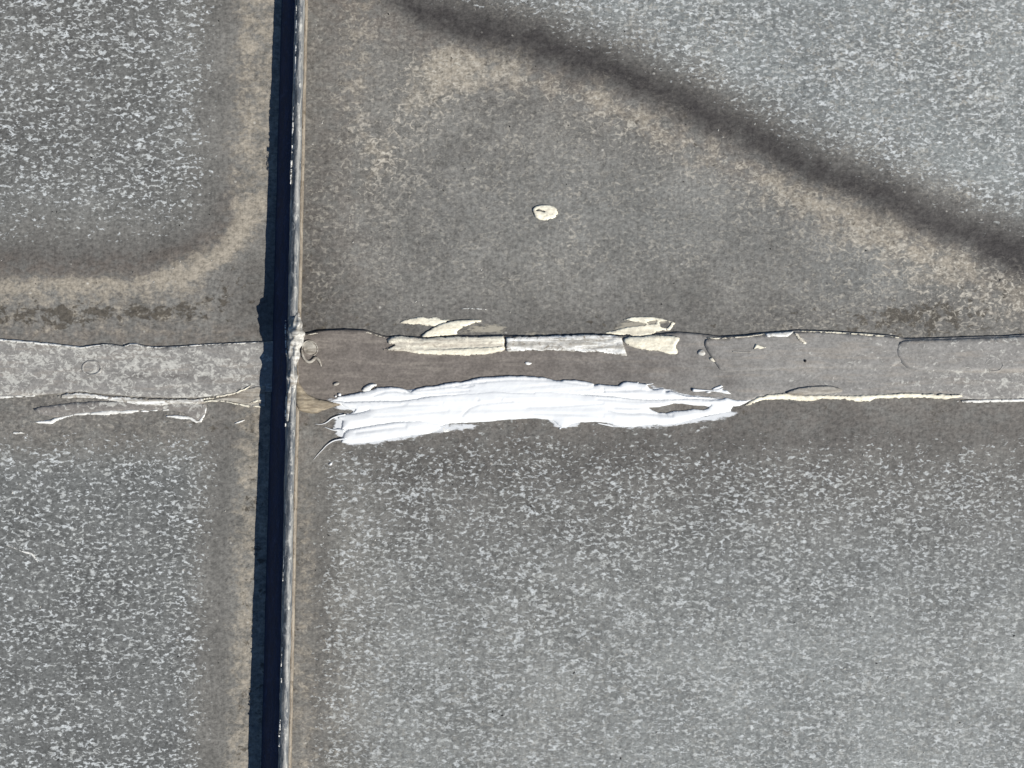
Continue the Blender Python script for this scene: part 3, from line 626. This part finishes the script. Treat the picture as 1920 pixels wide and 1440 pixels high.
piece('sealant_bar', 'long cream sealant bar on the left of the strip edge', 'old sealant',
      [(726, 638), (735, 631.5), (748, 629.5), (770, 632), (790, 634), (815, 633), (860, 630.5), (900, 631), (944, 630), (946, 640), (947, 655), (940, 660), (915, 664), (880, 667), (850, 666), (820, 665), (790, 664),
       (770, 660), (745, 657), (718, 656), (732, 652), (742, 648), (729, 644)], 'oldcream', h=4.2, edge=2.4, wid=7, grid=3, jit=1.3, ridge=1.3, lump=1.1, sm=0, grooves=[([(800, 650), (850, 648), (900, 646), (944, 644)], 1.6, 2.2), ([(770, 640), (790, 638), (785, 632)], 1.4, 2), ([(740, 642), (755, 640), (775, 643)], 1.6, 3), ([(830, 655), (900, 653), (943, 651)], 1.0, 2)])
b1 = [q for q in bpy.data.objects if q.name.startswith('sealant_bar')][0]
blob('bright_ridge', [(752, 656), (790, 656), (830, 655), (880, 653), (943, 649), (945, 655), (938, 659), (914, 663), (880, 666), (850, 665), (815, 664), (785, 662)], M['cream'], 1.9, .5, 5, 2.6, .9, base=lambda x, y: surf(x, y) + 3.0, parent=b1, sm=0, lump=.5, skirt=3)
piece('sealant_bar', 'pale chalky sealant bar in the middle of the strip edge', 'old sealant',
      [(949, 633), (975, 631), (1000, 630.5), (1050, 629.5), (1100, 627.5), (1150, 628.5), (1168, 630), (1166, 637), (1169, 650), (1175, 667), (1165, 666), (1140, 663), (1120, 660), (1090, 660), (1050, 657), (1010, 658),
       (985, 657), (965, 659), (950, 660)], 'chalk', h=3.8, edge=3.0, wid=5, grid=3, jit=1.4, ridge=1.2, lump=1.6, sm=0, grooves=[([(1080, 655), (1130, 650), (1165, 640)], 1.4, 2), ([(1140, 636), (1148, 634)], 2, 3), ([(960, 645), (1010, 642), (1060, 644)], 1.0, 2), ([(1130, 660), (1163, 655)], 1, 2)])
piece('sealant_bar', 'short yellowish cream sealant curl at the right end of the bars', 'old sealant',
      [(1168, 641), (1173, 632), (1200, 630.5), (1235, 628), (1262, 630), (1274, 633), (1272, 640), (1265, 650), (1273, 661), (1262, 666), (1245, 661), (1235, 659), (1215, 657), (1195, 654), (1180, 649)], 'cream',
      h=5.0, edge=2.6, wid=9, grid=3, jit=1.0, ridge=1.4, ridge_dir=(.97, -.25), lump=1.1)
piece('sealant_loop', 'looped cream sealant flake with two holes above the short curl', 'sealant flake',
      [(1168, 599.5), (1182, 595.5), (1200, 594), (1220, 594), (1245, 598), (1267, 605), (1263, 610), (1256, 619), (1245, 620), (1230, 622), (1222, 628), (1200, 629.5), (1170, 628.5), (1128, 624.5), (1150, 620), (1175, 613.5),
       (1194, 611.5), (1211, 608.5), (1204, 604.5), (1192, 603.5)], 'cream', h=1.8, edge=.9, wid=4, grid=2.6, jit=1.1, lump=.7, sm=0,
      holes=[[(1236.5, 604), (1246, 602.5), (1258, 606), (1250, 615.5), (1240, 612)], [(1214, 604), (1224, 601), (1232, 602), (1229, 607), (1217, 608)]])
piece('sealant_bead', 'ragged cream sealant bead under the strip right of the white smear', 'old sealant',
      [(1396, 761), (1406, 752), (1420, 745), (1440, 740), (1470, 738), (1490, 741), (1540, 740.5), (1600, 741.5), (1650, 740), (1690, 737), (1740, 738.5), (1800, 739.5), (1806, 742), (1795, 745.5), (1770, 748.5), (1740, 745.5),
       (1700, 746), (1640, 748), (1630, 753), (1605, 753), (1580, 749), (1545, 748), (1520, 752), (1495, 751), (1460, 748.5), (1430, 750), (1411, 757)], 'cream', h=3.8, edge=1.4, wid=5, grid=2.8, jit=1.3, ridge=1.2, lump=1.0, sm=0)
piece('sealant_bead', 'thin clean white bead at the far right under the strip', 'old sealant',
      [(1790, 752.5), (1815, 750), (1850, 748.5), (1920, 747.5), (2100, 746), (2400, 744), (2400, 748), (2100, 750), (1920, 752.5), (1850, 755), (1800, 755)], 'palewhite', h=3.6, edge=1.4, wid=3, grid=3, jit=.6, sm=0)
piece('peeled_flap', 'small peeled grey flap on the strip above the ragged bead', 'coating flap',
      [(1468, 738), (1489, 729.5), (1520, 724.5), (1560, 723.5), (1580, 731), (1574, 736), (1530, 738.5), (1492, 741)], 'grey', h=3.0, edge=2.2, wid=5, grid=3, jit=.7, lump=.7)
tl_ = ribbon([(-160, 634), (0, 637), (60, 642), (100, 646), (152, 652), (196, 646), (210, 646.5)], [4, 5, 4.5, 4.5, 5, 4, 1.5])
piece('sealant_bead', 'thin white crack of sealant along the top edge of the left strip', 'old sealant', tl_, 'palewhite', h=2.2, edge=.8, wid=3, grid=2.6, jit=.7, sm=0, base=lambda x, y: surf(x, y, 3) + .4)
piece('sealant_bead', 'short white sealant curl on the left strip edge before the seam', 'old sealant', ribbon([(234, 649), (244, 645.5), (256, 645.5), (272, 650), (300, 652), (312, 650)], [2.5, 4, 3.5, 2, 3, 1]), 'palewhite', h=2.0, edge=.8, wid=3, grid=2.4, jit=.6, sm=0, base=lambda x, y: surf(x, y, 3) + .4)
piece('sealant_bead', 'hairline white sealant edge ending at the seam shadow', 'old sealant', ribbon([(330, 650.5), (370, 647), (410, 645), (450, 643.5), (486, 642)], [1.5, 2.5, 2.5, 3, 2.5]), 'palewhite', h=1.6, edge=.8, wid=3, grid=2.4, jit=.4, sm=0, base=lambda x, y: surf(x, y, 3) + .4)
piece('sealant_bead', 'white sealant line under the left strip at the left border', 'old sealant', ribbon([(-160, 743), (0, 744.5), (30, 743.5), (66, 742)], [5, 6, 6, 2.5]), 'palewhite', h=3.0, edge=1, wid=4, grid=2.6, jit=.8, sm=0)
piece('sealant_bead', 'wide chalky sealant band below the left cover strip', 'old sealant',
      [(100, 744), (128, 738), (150, 736.5), (200, 742), (262, 746.5), (330, 748.5), (380, 748), (384, 757), (360, 758), (330, 757), (300, 761), (262, 758), (240, 755), (200, 750), (150, 745), (125, 747)], 'chalk', h=2.8, edge=1.5, wid=4, grid=2.8, jit=1.4, lump=1.2, sm=0)
fs = empty('sealant_bead', 435, 745, 3); tag(fs, 'forked cream sealant strand below the strip beside the seam shadow', 'old sealant')
blob('residue_film', [(392, 751), (420, 744), (446, 737), (464, 728), (484, 724), (498, 724), (498, 762), (470, 760), (445, 756), (424, 751), (405, 752)], M['grey'], 1.4, .5, 6, 2.8, 1.6, parent=fs, sm=0, lump=1.4)
for pth, wd in (([(372, 750), (392, 746), (420, 742), (444, 736.5), (462, 728), (472, 722)], [2, 4, 4, 4, 3, 1]), ([(374, 755), (396, 751), (418, 752), (442, 757), (466, 761), (490, 762)], [2, 4, 3.5, 3, 4, 3]), ([(468, 756), (480, 752), (492, 750)], [1.5, 5, 3])):
    blob('strand', ribbon(pth, wd), M['oldcream'], 2.6, 1.0, 3, 2.2, 1.0, base=lambda x, y: surf(x, y) + .6, parent=fs, sm=0, lump=.8)
piece('sealant_bead', 'broken white sealant line under the coating lip, lowest on the left', 'old sealant',
      ribbon([(58, 791), (96, 791), (104, 787), (130, 780), (142, 777), (200, 773.5), (260, 771), (300, 769), (326, 768)], [2, 6, 4, 5, 9, 7, 4, 3.5, 2]), 'palewhite', h=2.4, edge=.7, wid=4, grid=2.6, jit=1.1, sm=0, lump=.8)
piece('sealant_bead', 'small white sealant hook curving down from the coating lip', 'old sealant', ribbon([(312, 780), (340, 783), (356, 784), (368, 791), (376, 789), (384, 775), (386, 764)], [2.5, 5, 6, 5, 6, 4, 2.5]), 'palewhite', h=2.2, edge=1, wid=3, grid=2.4, jit=.9, sm=0, lump=.8)
piece('sealant_shred', 'short pale shred below the forked strand by the seam shadow', 'sealant flake', ribbon([(440, 794), (450, 791), (459, 787)], [1.5, 3.5, 1]), 'palewhite', h=1.8, edge=.8, wid=2, grid=2, jit=.4, sm=0)
piece('sealant_shred', 'tiny white shred on the lower left panel near the left border', 'sealant flake', ribbon([(22, 811), (32, 812), (40, 811), (46, 813)], [2, 5, 4, 1]), 'palewhite', h=1.8, edge=.8, wid=2, grid=2, jit=.6, sm=0)
piece('sealant_shred', 'thin white scratch-like shred among the lower left flecks', 'sealant flake', ribbon([(10, 1021), (28, 1028), (42, 1034), (58, 1038), (64, 1044), (72, 1056)], [1, 2.2, 2.6, 6, 4, 1]), 'palewhite', h=1.8, edge=.7, wid=3, grid=2.2, jit=.8, sm=0)
piece('sealant_patch', 'small bright white patch on the strip edge beyond its torn end', 'sealant flake', [(1434, 625), (1450, 623), (1470, 622), (1487, 621), (1482, 628), (1474, 632), (1452, 631.5), (1438, 632)], 'palewhite', h=3.2, edge=2.0, wid=3, grid=2.6, jit=.7, sm=0)
piece('sealant_patch', 'frayed cream tuft hanging below the bright white patch', 'sealant flake', ribbon([(1489, 624), (1496, 632), (1504, 640), (1510, 645)], [4, 7, 7, 4]), 'oldcream', h=3.0, edge=1.0, wid=3, grid=2.2, jit=1.4, sm=0, lump=1.2, base=lambda x, y: surf(x, y) + 1)
piece('sealant_chip', 'small triangular cream chip on the strip under the bright patch', 'sealant chip', [(1412, 655), (1416, 645), (1424, 648), (1435, 652), (1424, 655.5), (1419, 652)], 'cream', h=2.2, edge=1.4, wid=3, grid=2, jit=.4, base=lambda x, y: surf(x, y) + 1.4, sm=0)
piece('sealant_chip', 'tiny white chip on the brown strip below the chalky bar', 'sealant chip', [(983, 681), (987, 678), (994, 680), (998, 681), (993, 684), (987, 684.5)], 'palewhite', h=2.2, edge=1.0, wid=3, grid=2, jit=.4)
piece('sealant_chip', 'pale round chip at the torn end of the middle plate', 'sealant chip', [(1306, 663), (1311, 656), (1318, 656), (1322, 662), (1320, 667), (1312, 667)], 'lump', h=3.2, edge=1.2, wid=4, grid=2, jit=.6, lump=.8)
piece('sealant_chip', 'cream crumb in the dark gap of the torn plate end', 'sealant chip', [(1329, 671), (1335, 670), (1339, 675), (1341, 679), (1335, 678), (1330, 675)], 'oldcream', h=3.6, edge=1.4, wid=3, grid=2, jit=.4)
piece('sealant_chip', 'grey pearly chip touching the upper left of the white smear', 'sealant chip', [(678, 733), (684, 725), (692, 720), (702, 719), (708, 721), (704, 725), (697, 727), (694, 733), (686, 735)], 'palewhite', h=4.5, edge=1.6, wid=6, grid=2.2, jit=.5, lump=1.0)
piece('sealant_chip', 'dull grey pebble-like crumb left of the pearly chip', 'sealant chip', [(625, 720), (629, 717), (636, 716), (637, 720), (631, 723), (626, 723)], 'grey', h=3.6, edge=1.4, wid=4, grid=2, jit=.3)
piece('sealant_chip', 'white dot on the lower right panel below the sealant threads', 'sealant chip', [(616, 871), (619, 867), (623, 868), (622, 872), (618, 873)], 'white', h=3.0, edge=1.0, wid=3, grid=1.6, jit=.2)
sp = empty('sealant_spatter', 1345, 731, 4); tag(sp, 'feathery white spatter with a pin-shaped streak above the right end of the smear', 'sealant')
tube('streak', [(1298, 731), (1304, 732), (1320, 732), (1340, 733)], [3.2, 2.2, .9, 1.0], M['white'], [5.5, 5, 5, 5], sp, 8, .1, .6)
for pts in ([(1334, 729), (1344, 725), (1352, 722.5), (1355, 725), (1346, 729), (1338, 731)], [(1336, 732), (1348, 728), (1355, 727), (1354, 731), (1362, 732), (1370, 739), (1360, 738), (1350, 736), (1342, 735)], [(1322, 735), (1328, 733.5), (1333, 735), (1328, 737)]):
    blob('splash', pts, M['white'], 2.2, 1.0, 3, 2, .8, parent=sp, sm=0)
piece('pit_grain', 'black grain put in for a dark pit on the strip beside a pale speck', 'grit', [(1506, 677), (1508, 674), (1511, 675), (1511, 679), (1508, 680)], 'pit', h=3.5, edge=1.5, wid=3, grid=1.6, jit=.2, base=lambda x, y: surf(x, y) + 1.2)  # raised dark grain added where the strip has a pit
piece('scraped_line', 'thin white scraped line on the panel above the cream bars', 'sealant flake', ribbon([(866, 579), (885, 578.5), (912, 580)], [1.2, 2.2, 1.2]), 'palewhite', h=1.0, edge=.5, wid=2, grid=2, jit=.3, sm=0)
piece('sealant_shred', 'pale residue line on the strip between plate and triangular chip', 'sealant flake', ribbon([(1372, 659), (1390, 660), (1408, 660.5)], [1.2, 2.2, 1.2]), 'lump', h=1.0, edge=.5, wid=2, grid=2, jit=.3, sm=0, base=lambda x, y: surf(x, y) + 1.4)
piece('coating_edge', 'cream coating edge along the strip top toward the right end', 'coating', ribbon([(1500, 621), (1560, 623), (1620, 627), (1655, 630), (1684, 633)], [2, 2.6, 2.6, 3, 1]), 'cream', h=1.4, edge=.6, wid=2, grid=2.6, jit=.5, sm=0, base=lambda x, y: surf(x, y, 2) + .8)
piece('coating_edge', 'cream coating edge along the strip top at the seam end', 'coating', ribbon([(572, 629), (600, 623.5), (650, 621.5), (690, 623.5), (722, 633)], [2, 2.2, 2.6, 2, 1]), 'oldcream', h=1.2, edge=.6, wid=2, grid=2.6, jit=.5, sm=0, base=lambda x, y: surf(x, y, 2) + .6)
piece('coating_edge', 'cream coating edge along the torn plate top', 'coating', ribbon([(1326, 634), (1350, 634.5), (1400, 631), (1432, 627)], [2, 2.6, 3, 1.4]), 'oldcream', h=1.4, edge=.6, wid=2, grid=2.6, jit=.6, sm=0, base=lambda x, y: surf(x, y, 2) + 1.6)

rs_ = empty('sealant_residue', 930, 610, 1); tag(rs_, 'thin pale sealant haze above the chalky bar between the flakes', 'sealant residue')
for fp in ([(850, 626), (868, 610), (910, 600), (950, 604), (960, 628), (900, 632)], [(950, 624), (1000, 618), (1060, 622), (1060, 632), (960, 632)]):
    blob('residue_patch', fp, M['creamfilm'], .5, .2, 6, 3.4, 1.0, parent=rs_, sm=1)
rs_ = empty('sealant_residue', 1150, 612, 1); tag(rs_, 'thin cream haze at the left of the looped flake', 'sealant residue')
blob('residue_patch', [(1110, 624), (1150, 608), (1180, 592), (1230, 590), (1262, 600), (1240, 622), (1180, 632)], M['creamfilm'], .5, .2, 6, 3.4, 1.0, parent=rs_, sm=1)

def grit(name, label, mat, n, seed, pale):
    rs = np.random.RandomState(seed); V = []; F = []
    while len(F) < n * 8:
        x, y = rs.uniform(-60, 1980), rs.uniform(-40, 1480)
        if 440 < x < 585 or 612 < y < 835: continue
        r = rs.uniform(.7, 1.5) if not pale else rs.uniform(.8, 1.7); z = float(panel_z(x, y)); b = len(V); a0 = rs.uniform(0, 6)
        el = rs.uniform(1, 2.2)
        for k in range(4):
            a = a0 + k * math.pi / 2; V.append(W(x + r * math.cos(a) * (el if k % 2 else 1), y + r * math.sin(a) * (el if k % 2 else 1), z + r * .3))
        V.append(W(x, y, z + r)); V.append(W(x, y, z - r * .4))
        for k in range(4): F += [(b + k, b + 4, b + (k + 1) % 4), (b + k, b + (k + 1) % 4, b + 5)]
    o = link(name, mesh(name, V, F, False), M[mat]); tag(o, label, 'grit', kind='stuff')
grit('dark_grit', 'fine dark grit scattered over the roof panels', 'pit', 110, 4, False)
grit('pale_grit', 'fine pale crumbs scattered over the roof panels', 'lump', 130, 8, True)
